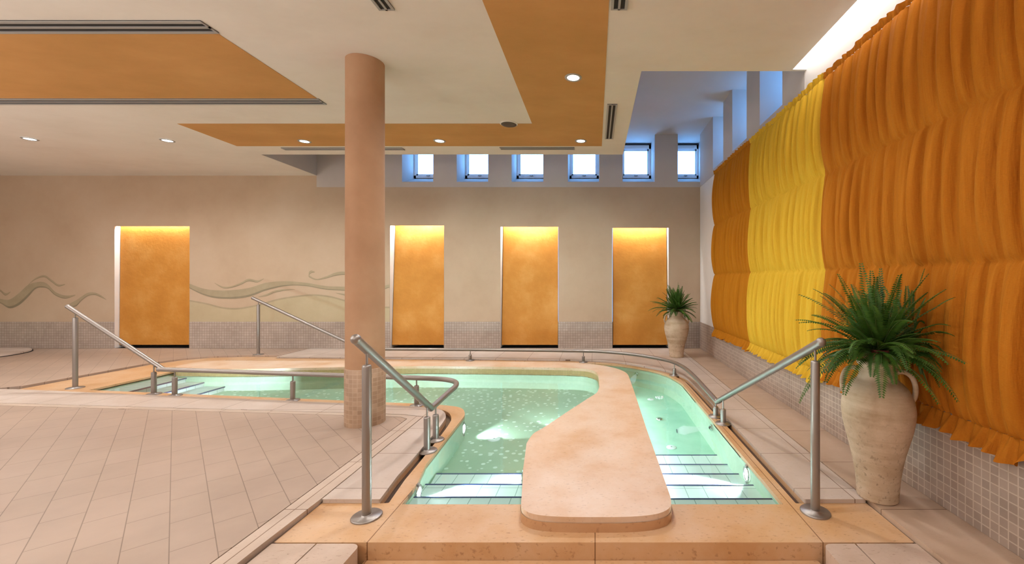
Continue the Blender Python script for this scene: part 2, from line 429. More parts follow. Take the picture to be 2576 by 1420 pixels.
# deck edge along the overflow gutter
GUT_R = [(1.24,2.49),(1.245,3.7)] + spline([(1.23,4.4),(1.222,5.42),(1.174,5.68),(1.1,5.9),(0.92,6.14),(0.61,6.45),(0.262,6.70),(-0.25,6.84),(-1.0,6.89)], 5) + [(-3.54,7.04),(-5.4,7.12)]
GUT_L = [(-1.275,2.49)] + spline([(-1.31,2.78),(-1.335,3.2),(-1.385,3.8),(-1.44,4.05),(-1.57,4.23),(-1.80,4.31)], 5)
W_G = 0.050
gutR_in = offset_path(GUT_R, W_G)      # travelling away from the camera the pool lies to the left
gutL_in = offset_path(GUT_L, -W_G)
hole_R = GUT_R + gutR_in[::-1]
hole_L = GUT_L + gutL_in[::-1]

# dividing wall between the main basin and the walking channel
ISL = []
ISL += [(-0.42,2.40),(-0.40,2.30),(-0.33,2.235),(-0.2,2.21),(0.0,2.205),(0.2,2.21),(0.34,2.24),(0.415,2.31),(0.433,2.42)]
ISL = spline(ISL, 4)
ISL += [(0.43,3.5),(0.437,4.8)] + spline([(0.435,5.40),(0.425,5.58),(0.38,5.75),(0.27,5.95),(0.05,6.16),(-0.3,6.31),(-0.85,6.38)], 5)
ISL += [(-3.0,6.44),(-5.7,6.50)] + spline([(-5.95,6.47),(-6.05,6.30),(-6.03,6.05),(-5.85,5.90)], 4)
ISL += [(-5.2,5.87)] + spline([(-4.77,5.88),(-2.85,6.05),(-1.7,6.035),(-0.63,5.965),(-0.22,5.91),(-0.05,5.79),(0.03,5.60),(0.047,5.3)], 5)
ISL += spline([(0.05,4.9),(0.02,4.65),(-0.06,4.45)], 4) + spline([(-0.253,3.99),(-0.427,3.56),(-0.50,3.40),(-0.522,3.20)], 4) + [(-0.474,2.77)]
ISL = ccw(ISL)

# ------------------------------------------------------------------ the room shell
# floor
fl = MB()
edge_left = [(-1.765,2.0),(-1.765,3.93),(-1.84,3.98),(-2.46,4.035),(-7.42,4.455),(-7.42,4.9)]
left_rim = [(-7.02,5.15),(-6.98,6.45)] + spline([(-6.95,6.62),(-6.8,6.95),(-6.5,7.15),(-6.0,7.24),(-5.42,7.22)], 4)
fl.prism([(XL,YF),(-1.765,YF)] + edge_left + left_rim + [(-5.42,YB),(XL,YB)], -0.05, 0.0)
fl.prism([(-1.75,YF),(1.61,YF),(1.61,-1.2),(-1.75,-1.2)], -0.05, 0.0)
struct('floor', fl, M['floor'], 'peach stone floor tiles laid diagonally beside the pool', 'floor', bevel=0.006)

fs_ = MB(); fs_.prism([(1.62,YF),(XR,YF),(XR,YB),(1.62,YB)], -0.05, 0.0)
struct('floor_side', fs_, M['side'], 'strip of warm stone floor along the foot of the right wall', 'floor', bevel=0.006)

# border strip, deck slabs and what lies under their joints
bs = MB()
bs.prism([(-1.758,YF+2.8),(-1.64,YF+2.8),(-1.64,2.02),(-1.628,2.5),(-1.64,3.99),(-1.88,4.06),(-2.46,4.11),(-7.41,4.53),(-7.41,4.463),(-2.46,4.043),(-1.84,3.988),(-1.758,3.935)], -0.05, 0.0)
struct('trim_1', bs, M['border'], 'narrow grey stone border strip between the floor tiles and the pool deck', 'border', bevel=0.005)
dk = MB()
near_edge = offset_path(P_left[::-1], 0.0)
a_top = [(-2.72,4.445),(-5.05,4.755),(-6.9,5.0),(-7.4,5.02)]
deckA = [(-1.62,2.49)] + GUT_L + [(-1.95,4.335)] + a_top + [(-7.4,4.54),(-2.46,4.12),(-1.875,4.07),(-1.63,4.0)]
dk.prism(deckA, -0.024, 0.0)
deckC = GUT_R + [(-5.41,YB),(1.61,YB),(1.61,2.49)]
dk.prism(deckC, -0.024, 0.0)
struct('pool_deck', dk, M['deck'], 'pink stone slabs of the deck around the pool', 'deck', bevel=0.012, seg=3)
sub = MB()
sub.prism([(-1.9,-1.2),(-1.55,-1.2),(-1.55,2.1),(-1.55,3.9),(-1.9,4.2),(-2.5,4.24),(-7.6,4.67),(-7.6,4.3),(-2.5,3.9),(-1.9,3.85)], -0.06, -0.030)
sub.prism([(1.55,-1.2),(1.7,-1.2),(1.7,YB),(1.55,YB)], -0.06, -0.030)
sub.box(XL-0.2,XR+0.7,YF-0.2,YB+0.7,-0.7,-0.62); sub.box(XL-0.2,XL,YF,YB+0.7,-0.62,0); sub.box(XR,XR+0.7,YF,YB+0.7,-0.62,0); sub.box(XL,XR,YB,YB+0.7,-0.62,-0.001); sub.box(XL,XR,YF-0.2,YF,-0.62,-0.39)  # hidden slab and skirts added below the floor to block leaking sky light
struct('floor_grout_light_block', sub, M['grout'], 'dark grout in the stone floor joints, with hidden slabs added against light leaks', 'grout')

# ------------------------------------------------------------------ walls
niches = [(288,477,570),(981,1117,568),(1259,1404,571),(1541,1682,574)]
NX = [(bx(a), bx(b), bz(t)) for a,b,t in niches]
ZBAND = 3.07
# back wall: outline with the four openings, 10 cm skin
wl = MB()
out = [(XL,0.0)]
for a,b,t in NX: out += [(a-0.003,0.0),(a-0.003,t+0.003),(b+0.003,t+0.003),(b+0.003,0.0)]
out += [(XR,0.0),(XR,ZBAND),(XL,ZBAND)]
def wall_xz(mb, pts, y0, y1, mi=0):
    n = len(pts)
    mb.add([(x,y0,z) for x,z in pts], [tuple(range(n))], mi); mb.add([(x,y1,z) for x,z in pts], [tuple(reversed(range(n)))], mi)
    vs = [(x,y0,z) for x,z in pts] + [(x,y1,z) for x,z in pts]
    mb.add(vs, [(i,n+i,n+(i+1)%n,(i+1)%n) for i in range(n)], mi)
wall_xz(wl, out, YB, YB+0.02)
wl.box(XL, -5.3, YB, YB+0.10, ZBAND, ZU)
wbk = struct('wall_back', wl, M['wall'], 'beige plaster back wall with four lit niches', 'wall')
# grey band with the window embrasures, 57 cm thick
DEP = 0.57
wins = [(1011.5,1090),(1149,1228),(1287,1367),(1428.6,1507),(1566,1647),(1705,1774)]
WX = [(bx(a), bx(b)) for a,b in wins]
ZS, ZS2 = 3.17, 3.37
up = MB()
xs = -5.3
for a,b in WX:
    up.box(xs, a, YB-0.004, YB+DEP+0.1, ZBAND, ZU); xs = b
    up.add([(a,YB-0.004,ZBAND),(b,YB-0.004,ZBAND),(b,YB-0.004,ZS),(a,YB-0.004,ZS),(a,YB+DEP,ZS2),(b,YB+DEP,ZS2),(b,YB+DEP+0.1,ZS2),(a,YB+DEP+0.1,ZS2),(a,YB+DEP+0.1,ZBAND),(b,YB+DEP+0.1,ZBAND)],
           [(0,1,2,3),(3,2,5,4),(4,5,6,7),(7,6,9,8),(8,9,1,0)])
up.box(xs, XR+DEP+0.1, YB-0.004, YB+DEP+0.1, ZBAND, ZU)
struct('wall_back_upper', up, M['grey'], 'grey upper band of the back wall with deep window openings', 'wall')
# right wall
wr = MB()
wr.box(XR, XR+DEP+0.1, YF, YB+0.1, 0.0, ZBAND)
struct('wall_right', wr, M['white'], 'pale right wall behind the curtains', 'wall')
RO = [(4.479,5.094),(5.534,6.11),(6.545,7.118)]
ur = MB(); ys = 4.0
for a,b in RO:
    ur.box(XR-0.004, XR+DEP+0.1, ys, a, ZBAND, ZU); ys = b
    ur.add([(XR-0.004,a,ZBAND),(XR-0.004,b,ZBAND),(XR-0.004,b,ZS),(XR-0.004,a,ZS),(XR+DEP,a,ZS2),(XR+DEP,b,ZS2),(XR+DEP+0.1,a,ZS2),(XR+DEP+0.1,b,ZS2),(XR+DEP+0.1,a,ZBAND),(XR+DEP+0.1,b,ZBAND)],
           [(1,0,3,2),(2,3,4,5),(5,4,6,7),(7,6,8,9),(9,8,0,1)])
ur.box(XR-0.004, XR+DEP+0.1, ys, YB-0.004, ZBAND, ZU)
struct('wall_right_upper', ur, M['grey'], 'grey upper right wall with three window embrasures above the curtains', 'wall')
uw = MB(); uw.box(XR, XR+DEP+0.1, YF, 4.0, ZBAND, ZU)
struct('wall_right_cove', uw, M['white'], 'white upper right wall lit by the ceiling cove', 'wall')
w2 = MB(); w2.box(XL-0.2, XL, YF, YB+0.1, 0.0, ZU)
struct('wall_left', w2, M['wall'], 'beige left wall outside the picture', 'wall')
w3 = MB(); w3.box(XL-0.2, XR+0.7, YF-0.2, YF, -0.4, ZU)
struct('wall_front', w3, M['wall'], 'beige wall behind the photographer', 'wall')

# mosaic wainscot
ZM = 0.505
sk = MB(); x0 = XL
for a,b,t in NX:
    sk.box(x0, a, YB-0.012, YB, 0.0, ZM); x0 = b
sk.box(x0, XR, YB-0.012, YB, 0.0, ZM)
struct('baseboard_back', sk, M['mos_back'], 'band of small beige mosaic tiles along the foot of the back wall', 'wainscot', bevel=0.005)
sk = MB(); sk.box(XR-0.012, XR, YF, YB-0.012, 0.0, ZM)
struct('baseboard_right', sk, M['mos_right'], 'band of small lilac grey mosaic tiles along the foot of the right wall', 'wainscot', bevel=0.005)

# ------------------------------------------------------------------ ceilings
ce = MB()
ce.prism([(XL,YF),(1.865,YF),(1.865,4.0),(0.44,4.0),(0.44,6.656),(-5.3,6.656),(-5.3,YB),(XL,YB)], ZC, ZU)
struct('ceiling', ce, M['ceiling'], 'cream plaster ceiling with painted orange fields', 'ceiling')
c2 = MB(); c2.box(XL-0.2, XR+DEP+0.1, YF-0.2, YB+DEP+0.1, ZU, ZU+0.1)
struct('ceiling_upper', c2, M['grey'], 'grey ceiling of the raised strip in front of the windows', 'ceiling')
c3 = MB(); c3.box(1.865, XR, 3.97, 4.0, ZC, ZC+0.16); c3.box(1.865, XR, 3.97, 4.0, ZC+0.5, ZU)
struct('trim_2', c3, M['white'], 'white board closing the end of the lit ceiling cove', 'fascia')
cs = MB(); cs.box(-5.306, -5.294, 6.65, YB-0.004, ZC+0.001, ZU)
struct('trim_3', cs, M['grey'], 'grey side face of the raised ceiling strip', 'fascia')
pn = MB(); pn.prism([(-5.31,5.34),(-0.8,5.34),(-0.8,YF+0.5),(0.1,YF+0.5),(0.1,6.23),(-5.31,6.23)], ZC-0.004, ZC-0.0005)
struct('ceiling_field', pn, M['orange'], 'orange L-shaped painted field on the ceiling', 'ceiling panel')
pn = MB(); pn.prism([(-10.6,3.39),(-3.04,3.39),(-3.04,4.59),(-10.6,4.59)], ZC-0.004, ZC-0.0005)
struct('ceiling_field', pn, M['orange'], 'orange rectangular painted field on the ceiling between two long vents', 'ceiling panel')

# ------------------------------------------------------------------ column
col = thing('column', 'round peach plaster column standing at the pool corner with a mosaic foot', 'column', (COLX,COLY,0))
col['kind'] = 'structure'
b = MB(); b.lathe([(COLR,0.5),(COLR-0.001,1.5),(COLR-0.002,ZC)], (COLX,COLY,0), 64); obj('shaft', b, M['column'], col)
b = MB(); b.lathe([(COLR+0.006,0.0),(COLR+0.006,0.505),(COLR,0.51)], (COLX,COLY,0), 64); obj('mosaic_foot', b, M['mos_col'], col)

# ------------------------------------------------------------------ lamps
def lamp_area(name, loc, rot, sx, sy, power, color, parent=None, spread=pi):
    l = bpy.data.lights.new(name, 'AREA'); l.shape = 'RECTANGLE'; l.size = sx; l.size_y = sy; l.energy = power; l.color = color; l.spread = spread
    o = bpy.data.objects.new(name, l); COL.objects.link(o); o.location = loc; o.rotation_euler = rot
    if parent: o.parent = parent; o.location = Vector(loc) - origin(parent)
    return o
def lamp_spot(name, loc, aim, power, color, angle, blend, r, parent=None):
    l = bpy.data.lights.new(name, 'SPOT'); l.energy = power; l.color = color; l.spot_size = radians(angle); l.spot_blend = blend; l.shadow_soft_size = r
    o = bpy.data.objects.new(name, l); COL.objects.link(o); o.location = loc
    o.rotation_euler = (Vector(aim)-Vector(loc)).to_track_quat('-Z','Y').to_euler()
    if parent: o.parent = parent; o.location = Vector(loc) - origin(parent)
    return o

WARM = (1.0, 0.96, 0.91)
P_DOWN = 158.0; FILL = 1.35
dl = [(75,349,'first downlight from the left in the far row, on cream ceiling'),
      (421,353,'second downlight from the left in the far row, on cream ceiling'),
      (766,355,'downlight on the orange ceiling field just left of the column'),
      (1106,354,'downlight on the orange ceiling field just right of the column'),
      (1461,354,'downlight in the outer corner of the orange L-shaped ceiling field'),
      (1442,194,'single large downlight on the near arm of the orange ceiling field')]
spots = []
for px,py,lab in dl:
    Y = F*(ZC-H)/(CY-py); spots.append(((px-CX)*Y/F, Y, lab))
for X,Y,lab in spots:
    t = thing('downlight', 'recessed round ' + lab, 'downlight', (X,Y,ZC), 'ceiling downlights')
    b = MB(); b.lathe([(0.058,-0.004),(0.060,-0.010),(0.078,-0.012),(0.084,-0.006),(0.084,-0.0042)], (X,Y,ZC), 32, cap=False); obj('trim_ring', b, M['alu'], t)
    b = MB(); b.lathe([(0.001,-0.0075),(0.059,-0.0070),(0.059,-0.0042)], (X,Y,ZC), 32, cap=False); obj('lens', b, M['lamp_glow'], t)
    lamp_spot('ceiling_spot', (X,Y,ZC-0.02), (X,Y,0), P_DOWN, WARM, 165, 0.8, 0.05, t)
# row continued over the photographer; the other unseen spots are added for brightness
for X,Y in [(-0.2,2.2),(-0.2,0.3),(-0.2,-1.6),(-4.2,2.2),(-4.2,0.3),(-8.0,2.2),(-8.0,0.3),(-4.2,-1.8),(-8.0,-1.8),(-8.0,4.9),(-2.2,-2.4)]:
    lamp_spot('ceiling_spot', (X,Y,ZC-0.02), (X,Y,0), P_DOWN*(0.62 if (X,Y) == (-0.2,2.2) else 0.33), WARM, 165, 0.8, 0.05)

# unseen fill lights added outside the picture to brighten the ceiling
for X,Y,Z,pw in [(-3.6,0.9,2.15,50),(-7.2,2.4,1.9,75),(-6.5,-0.8,2.2,60),(-2.0,-1.6,2.2,60),(-10.2,3.6,2.0,55),(-10.5,0.5,2.2,50)]:
    l = bpy.data.lights.new('fill_light', 'POINT'); l.energy = pw*FILL; l.color = (1.0,0.96,0.92); l.shadow_soft_size = 0.16
    o = bpy.data.objects.new('fill_light', l); COL.objects.link(o); o.location = (X,Y,Z)

# cove on the right: a strip lamp above the ceiling edge
cv = MB(); cv.box(1.868, 1.885, -2.0, 3.93, ZC+0.30, ZC+0.33)
lamp = thing('cove_light', 'long strip lamp hidden in the ceiling cove above the orange curtain', 'lamp', (1.87,1.0,ZC+0.3))
obj('strip', cv, M['lamp_glow'], lamp)
lamp_area('cove_lamp', (1.89,1.0,ZC+0.24), (0, radians(-35), 0), 0.05, 5.8, 34, (1.0,0.95,0.93), lamp)

# ------------------------------------------------------------------ niches: a leaning stucco panel washed from above
nlab = ['ochre stucco panel in the wide lit niche left of the column', 'ochre stucco panel in the lit niche just right of the column',
        'ochre stucco panel in the middle of the three lit niches right of the column', 'ochre stucco panel in the lit niche behind the far fern jar']
for i,(a,b_,t) in enumerate(NX):
    nb = MB(); y0, y1 = YB+0.0005, YB+0.36
    for xx in (a, b_): nb.add([(xx,y0,0),(xx,y1,0),(xx,y1,t+0.16),(xx,YB+0.022,t+0.16),(xx,YB+0.022,t+0.002),(xx,y0,t+0.002)], [(0,1,2,3,4,5)])
    nb.add([(a,y1,0),(b_,y1,0),(b_,y1,t+0.16),(a,y1,t+0.16)], [(0,1,2,3)])
    nb.add([(a,YB+0.022,t+0.16),(b_,YB+0.022,t+0.16),(b_,y1,t+0.16),(a,y1,t+0.16)], [(3,2,1,0)])
    nb.add([(a,YB,0.001),(b_,YB,0.001),(b_,y1,0.001),(a,y1,0.001)], [(0,1,2,3)], 1)
    struct('wall_niche', nb, [M['white'], M['dark']], ['white lined recess of the wide niche left of the column','white lined recess of the niche just right of the column','white lined recess of the middle niche on the right','white lined recess of the niche behind the far fern jar'][i], 'niche')
    n = 12; p = MB(); m_ = 0.012
    def pt(x, z, front, i=i):
        yy = YB + (0.072 + 0.022*(z/t) if i == 0 else 0.055 + 0.14*(z/t))
        return (x, yy if front else yy+0.03, z)
    z0 = 0.055; z1 = t+0.10
    fr = [pt(a+m_ + (b_-a-2*m_)*u, z, True) for z in (z0,z1) for u in (0,1)]
    bk = [pt(a+m_ + (b_-a-2*m_)*u, z, False) for z in (z0,z1) for u in (0,1)]
    p.add(fr+bk, [(0,1,3,2),(5,4,6,7),(0,4,5,1),(2,3,7,6),(0,2,6,4),(1,5,7,3)])
    o = obj('niche_panel', p, M['niche']); props(o, nlab[i], 'panel', 'leaning ochre niche panels')
    lamp_area('niche_lamp', ((a+b_)/2, YB+(0.043 if i == 0 else 0.055), t+0.13), (0,0,0), (b_-a)*0.96, 0.03, 17*(b_-a), (1.0,0.95,0.90))

# ------------------------------------------------------------------ windows
wn = 0
def window(place):
    """place(u, d, z): u across the opening 0..1, d depth, z height"""
    global wn; wn += 1
    def quadbox(u0,u1,d0,d1,z0,z1):
        m = MB(); m.box(u0,u1,d0,d1,z0,z1); m.v = [place(*v) for v in m.v]; return m
    fr = MB()
    for u0,u1,z0,z1 in ((0,0.07,ZS2,ZU-0.01),(0.93,1,ZS2,ZU-0.01),(0,1,ZS2,ZS2+0.05),(0,1,ZU-0.11,ZU-0.01)):
        q = quadbox(u0,u1,DEP-0.05,DEP+0.02,z0,z1); fr.add(q.v, q.f)
    for u0,u1,z0,z1 in ((0.07,0.12,ZS2+0.05,ZU-0.11),(0.88,0.93,ZS2+0.05,ZU-0.11),(0.07,0.93,ZS2+0.05,ZS2+0.085),(0.07,0.93,ZU-0.145,ZU-0.11)):
        q = quadbox(u0,u1,DEP-0.025,DEP+0.02,z0,z1); fr.add(q.v, q.f)
    w = obj('window_%d' % wn, fr, M['winframe']); props(w, wlabels[wn-1], 'window', None, 'structure')
    obj('pane', quadbox(0.10,0.90,DEP,DEP+0.006,ZS2+0.07,ZU-0.13), M['pane'], w)
    h = quadbox(0.44,0.56,DEP-0.075,DEP-0.05,ZS2+0.035,ZS2+0.055); q = quadbox(0.47,0.53,DEP-0.09,DEP-0.05,ZS2+0.028,ZS2+0.045); h.add(q.v, q.f)
    obj('handle', h, M['alu'], w, bevel=0.004)
    q = quadbox(0.0,1.0,DEP-0.08,DEP-0.05,ZU-0.035,ZU-0.012); obj('blind_rail', q, M['dark'], w)
wlabels = ['small window in the back wall, first to the right of the column', 'small window in the back wall, second to the right of the column',
           'small window in the back wall, third to the right of the column', 'small window in the back wall, last one partly under the ceiling edge',
           'window at the corner of the ceiling opening, showing more height than its left neighbours', 'window next to the right corner of the back wall',
           'side window deep in the right wall, nearest the room', 'side window deep in the right wall, middle one', 'side window deep in the right wall, nearest the corner']
for a,b_ in WX: window(lambda u,d,z,a=a,b_=b_: (a+(b_-a)*u, YB+d, z))
for a,b_ in RO: window(lambda u,d,z,a=a,b_=b_: (XR+d, b_+(a-b_)*u, z))
for a,b_ in WX: 
    l = lamp_area('sky_portal', ((a+b_)/2, YB+DEP+0.09, (ZS2+ZU)/2), (radians(-90),0,0), b_-a, ZU-ZS2, 1, (1,1,1)); l.data.cycles.is_portal = True
for a,b_ in RO:
    l = lamp_area('sky_portal', (XR+DEP+0.09, (a+b_)/2, (ZS2+ZU)/2), (0,radians(90),0), ZU-ZS2, b_-a, 1, (1,1,1)); l.data.cycles.is_portal = True

# ------------------------------------------------------------------ ceiling vents and the loudspeaker
def vent(x0, x1, y0, y1, along, label, nslot=2):
    t = thing('air_vent', label, 'vent', ((x0+x1)/2,(y0+y1)/2,ZC), 'slot vents in the ceiling')
    b = MB(); b.box(x0,x1,y0,y1,ZC-0.005,ZC-0.001); obj('backing', b, M['dark'], t)
    wd = (y1-y0) if along == 'x' else (x1-x0); e = wd*0.17; f = MB()
    def bar(a0,a1):
        if along == 'x': f.box(x0,x1,y0+a0,y0+a1,ZC-0.012,ZC-0.005)
        else: f.box(x0+a0,x0+a1,y0,y1,ZC-0.012,ZC-0.005)
    bar(0,e); bar(wd-e,wd)
    for k in range(1,nslot): bar(wd*(0.5)-wd*0.07, wd*0.5+wd*0.07)
    if along == 'x': f.box(x0,x0+0.012,y0+e,y1-e,ZC-0.012,ZC-0.005); f.box(x1-0.012,x1,y0+e,y1-e,ZC-0.012,ZC-0.005)
    else: f.box(x0+e,x1-e,y0,y0+0.012,ZC-0.012,ZC-0.005); f.box(x0+e,x1-e,y1-0.012,y1,ZC-0.012,ZC-0.005)
    obj('frame', f, M['alu'], t)
vent(-10.6,-3.02,3.215,3.375,'x','long grey slot vent along the near side of the orange rectangle on the ceiling')
vent(-10.6,-3.03,4.605,4.745,'x','long grey slot vent along the far side of the orange rectangle on the ceiling')
vent(-1.585,-1.47,1.9,3.085,'y','short slot vent cut off by the top of the picture, above the column')
vent(0.115,0.235,1.9,3.08,'y','short slot vent cut off by the top of the picture, right of the orange field')
vent(0.138,0.252,4.745,5.90,'y','short slot vent beside the corner of the orange field, near the ceiling edge')
vent(-1.43,-0.31,6.285,6.385,'x','thin slot vent above the windows, right of the column')
vent(-4.72,-2.9,6.31,6.41,'x','thin slot vent above the grey band, partly behind the column')
Y = F*(ZC-H)/(CY-311); X = (1280-CX)*Y/F
t = thing('ceiling_speaker', 'round dark ceiling speaker at the inner edge of the orange field', 'speaker', (X,Y,ZC))
b = MB(); b.lathe([(0.098,-0.014),(0.104,-0.012),(0.112,-0.006),(0.112,-0.001)], (X,Y,ZC), 36, cap=False); obj('rim', b, M['ceiling'], t)
b = MB(); b.lathe([(0.001,-0.022),(0.06,-0.019),(0.097,-0.012),(0.098,-0.001)], (X,Y,ZC), 36, cap=False); obj('grille', b, M['speaker'], t)

# ------------------------------------------------------------------ the pool
pool = thing('pool', 'walk-through pool with orange stone coping and mint green tiles', 'pool', (-1.0,4.2,0))
# coping: everything between the deck and the water, at one level, cut by the overflow gutters
cop_out = [(-1.62,2.12),(1.61,2.12),(1.61,7.5),(-5.45,7.5),(-5.45,7.22),(-6.0,7.24),(-6.5,7.15),(-6.8,6.95),(-6.95,6.6),(-6.98,5.16),(-7.0,4.75),(-5.05,4.60),(-2.72,4.25),(-1.62,4.1)]
cp = MB(); cp.prism(cop_out, -0.20, ZCOP, [POOL, hole_R, hole_L], hz=-0.06, bottom=False)
obj('coping', cp, M['coping'], pool, bevel=0.010, seg=3)
gt = MB()
for hl in (hole_R, hole_L):
    n = len(hl)//2
    gt.ribbon([(x,y,-0.058) for x,y in hl[:n]], [(x,y,-0.058) for x,y in hl[n:][::-1]])
obj('gutter', gt, M['gutter'], pool)
bw = MB(); bw.skirt(POOL[::-1], -0.36, -0.05, smooth=False)
obj('basin_wall', bw, M['pool_wall'], pool)
bf = MB(); bf.add([(x,y,-0.31) for x,y in POOL], [tuple(range(len(POOL)))])
obj('channel_floor', bf, M['channel_floor'], pool)
mainf = [(-0.2,2.49)] + [p for p in POOL[::-1] if False]
main_poly = P_near + corner + P_left + [(-6.1,6.2),(-0.3,6.2),(0.2,5.9),(0.2,4.7),(-0.1,4.0),(-0.2,3.4),(-0.2,2.48)]
mf = MB(); mf.prism(main_poly, -0.305, -0.25, bottom=False)
obj('basin_floor', mf, M['pebble'], pool)
# dividing wall
iw = MB(); iw.skirt(ISL, -0.36, -0.05); obj('divider_wall', iw, M['pool_wall'], pool)
iw = MB(); iw.prism([p for p in ISL], -0.06, 0.022, bottom=False); cb = obj('divider_curb', iw, [M['mos_ochre']], pool)
# the curb is stone where it stands on the front coping
iw = MB(); k = [p for p in ISL if p[1] < 2.52]; k = sorted(k, key=lambda p: atan2(p[1]-2.5, p[0]))
base = [(p[0]*1.004, 2.52+(p[1]-2.52)*1.01) for p in ISL if p[1] < 2.53]
iw.skirt(sorted(base, key=lambda p: p[0]), ZCOP-0.01, 0.024, closed=False, smooth=True); obj('divider_foot', iw, M['curb'], pool)
cap = MB(); cap.prism(ISL, 0.020, 0.055)
obj('divider_cap', cap, M['island'], pool, bevel=0.013, seg=4)
# steps (each with a blue nosing)
def stepx(x0, x1, y0, y1, z, tile, name='step'):
    m = MB(); m.box(x0,x1,y0,y1,-0.33,z); return obj(name, m, tile, pool)
def nose(s, x0,x1,y0,y1,z):
    m = MB(); m.box(x0,x1,y0,y1,z-0.012,z+0.003); obj('nosing', m, M['nosing'], s)
for y,z in ((2.64,-0.075),(2.95,-0.14),(3.25,-0.20),(3.53,-0.25),(3.83,-0.296)):
    s = stepx(0.30,1.12,2.47,y,z,M['step_tile']); nose(s, 0.42,1.112,y-0.012,y+0.002,z)
for y,z in ((2.68,-0.085),(2.95,-0.135),(3.22,-0.185)):
    xl = -1.15 - (y-2.5)*0.09
    m = MB(); m.prism([(-1.13,2.47),(-0.3,2.47),(-0.3,y),(xl,y)], -0.33, z); s = obj('step', m, M['step_tile'], pool)
    nose(s, xl,-0.42,y-0.012,y+0.002,z)
for x,z in ((-5.74,-0.075),(-5.48,-0.135),(-5.18,-0.19)):
    yn = 4.92 + (-5.03-x)*0.131
    m = MB(); m.prism([(-6.11,5.04),(x,yn-0.01),(x,6.0),(-6.11,6.0)], -0.33, z); s = obj('step', m, M['step_tile_side'], pool)
    nose(s, x-0.002,x+0.012,yn,5.9,z)
for x,z in ((-5.7,-0.075),(-5.4,-0.14),(-5.1,-0.20),(-4.8,-0.25)):
    s = stepx(-6.11,x,6.4,6.96,z,M['step_tile_side']); nose(s, x-0.002,x+0.012,6.47,6.9,z)
# front step down and the apron beside it
st = MB()
st.box(-1.165,1.13,1.82,2.125,-0.4,-0.112); st.box(-1.165,1.13,1.50,1.825,-0.4,-0.20); st.box(-1.165,1.13,-1.2,1.505,-0.45,-0.29)
struct('floor_step', st, M['coping'], 'orange stone steps going down in front of the pool', 'steps', bevel=0.014, seg=3)
ap = MB()
ap.prism(round_corners([(-1.62,-1.2),(-1.40,-1.2),(-1.40,2.105),(-1.62,2.105)]), -0.45, -0.022)
ap.prism(round_corners([(-1.393,-1.2),(-1.172,-1.2),(-1.172,2.105,0.05),(-1.393,2.105)]), -0.45, -0.022)
ap.prism(round_corners([(1.137,-1.2),(1.30,-1.2),(1.30,2.105),(1.137,2.105,0.05)]), -0.45, -0.022)
ap.prism(round_corners([(1.307,-1.2),(1.61,-1.2),(1.61,2.105),(1.307,2.105)]), -0.45, -0.022)
struct('floor_apron', ap, M['apron'], 'grey pink stone slabs on both sides of the front step', 'floor slab', bevel=0.014, seg=3)

# water
wt = MB()
pin = POOL
wt.add([(x,y,ZW) for x,y in pin], [tuple(range(len(pin)))])
o = obj('pool_water', wt, M['water']); props(o, 'clear greenish water filling the pool', 'water', None, 'stuff')

# ------------------------------------------------------------------ pool fittings
def disc(name, label, cat, X, Y, z, r, mat, group, inner=None):
    t = thing(name, label, cat, (X,Y,z), group)
    b = MB(); b.lathe([(r,0.0),(r,0.004),(r*0.93,0.008),(0.001,0.009)], (X,Y,z), 32, cap=False); obj('cover', b, mat, t)
    b = MB(); b.lathe([(r*0.16,0.009),(r*0.14,0.0125),(0.001,0.0125)], (X,Y,z), 16, cap=False); obj('screw', b, M['alu'], t)
def gp(px, py, z): 
    Y = F*(H-z)/(py-CY); return (px-CX)*Y/F, Y
X,Y = gp(1243,1106,-0.25); disc('floor_drain','round white drain cover on the pebbled floor of the main basin','drain',X,Y,-0.25,0.062,M['plastic_white'],'pool floor drains')
X,Y = gp(1689,1127,-0.31); disc('floor_drain','round white drain cover on the channel floor near its steps','drain',X,Y,-0.31,0.048,M['plastic_white'],'pool floor drains')
X,Y = gp(1637,1006,-0.31); disc('floor_drain','round white drain cover at the far end of the channel floor','drain',X,Y,-0.31,0.045,M['plastic_white'],'pool floor drains')
def bubbler(px, py, z, label):
    X,Y = gp(px,py,z); t = thing('floor_jet', label, 'water jet', (X,Y,z))
    b = MB(); b.lathe([(0.045,0),(0.045,0.01),(0.02,0.018),(0.001,0.018)], (X,Y,z), 24, cap=False); obj('nozzle', b, M['chrome'], t)
    w = MB()
    for k in range(9):
        a = 2*pi*k/9 + 0.3*random.random(); r = 0.03+0.018*random.random()
        w.ball((X+cos(a)*r, Y+sin(a)*r, ZW+0.001), 0.008+0.006*random.random(), 10, 6)
    obj('foam', w, M['foam'], t)

bubbler(1660,1056,-0.31,'bubbling jet rising from the channel floor')
def wall_jet(pos_, direction, label, length):
    p = Vector(pos_); d = Vector(direction).normalized(); t = thing('wall_jet', label, 'water jet', p, 'jets in the channel wall')
    b = MB(); b.tube([p-d*0.012, p+d*0.012], 0.03, 18); b.tube([p+d*0.01, p+d*0.024], 0.016, 14); obj('nozzle', b, M['chrome'], t)
    s = MB(); s.tube([p+d*0.026, p+d*0.12, p+d*0.24, p+d*length*0.8, p+d*length], [0.010,0.022,0.036,0.045,0.02], 14); obj('spray', s, M['spray'], t)
wall_jet((1.105,3.98,-0.10), (-1,-0.12,-0.05), 'white water jet shooting from the right channel wall', 0.34)
wall_jet((0.62,6.30,-0.11), (-0.25,-1,-0.03), 'white water jet at the far bend of the channel', 0.5)

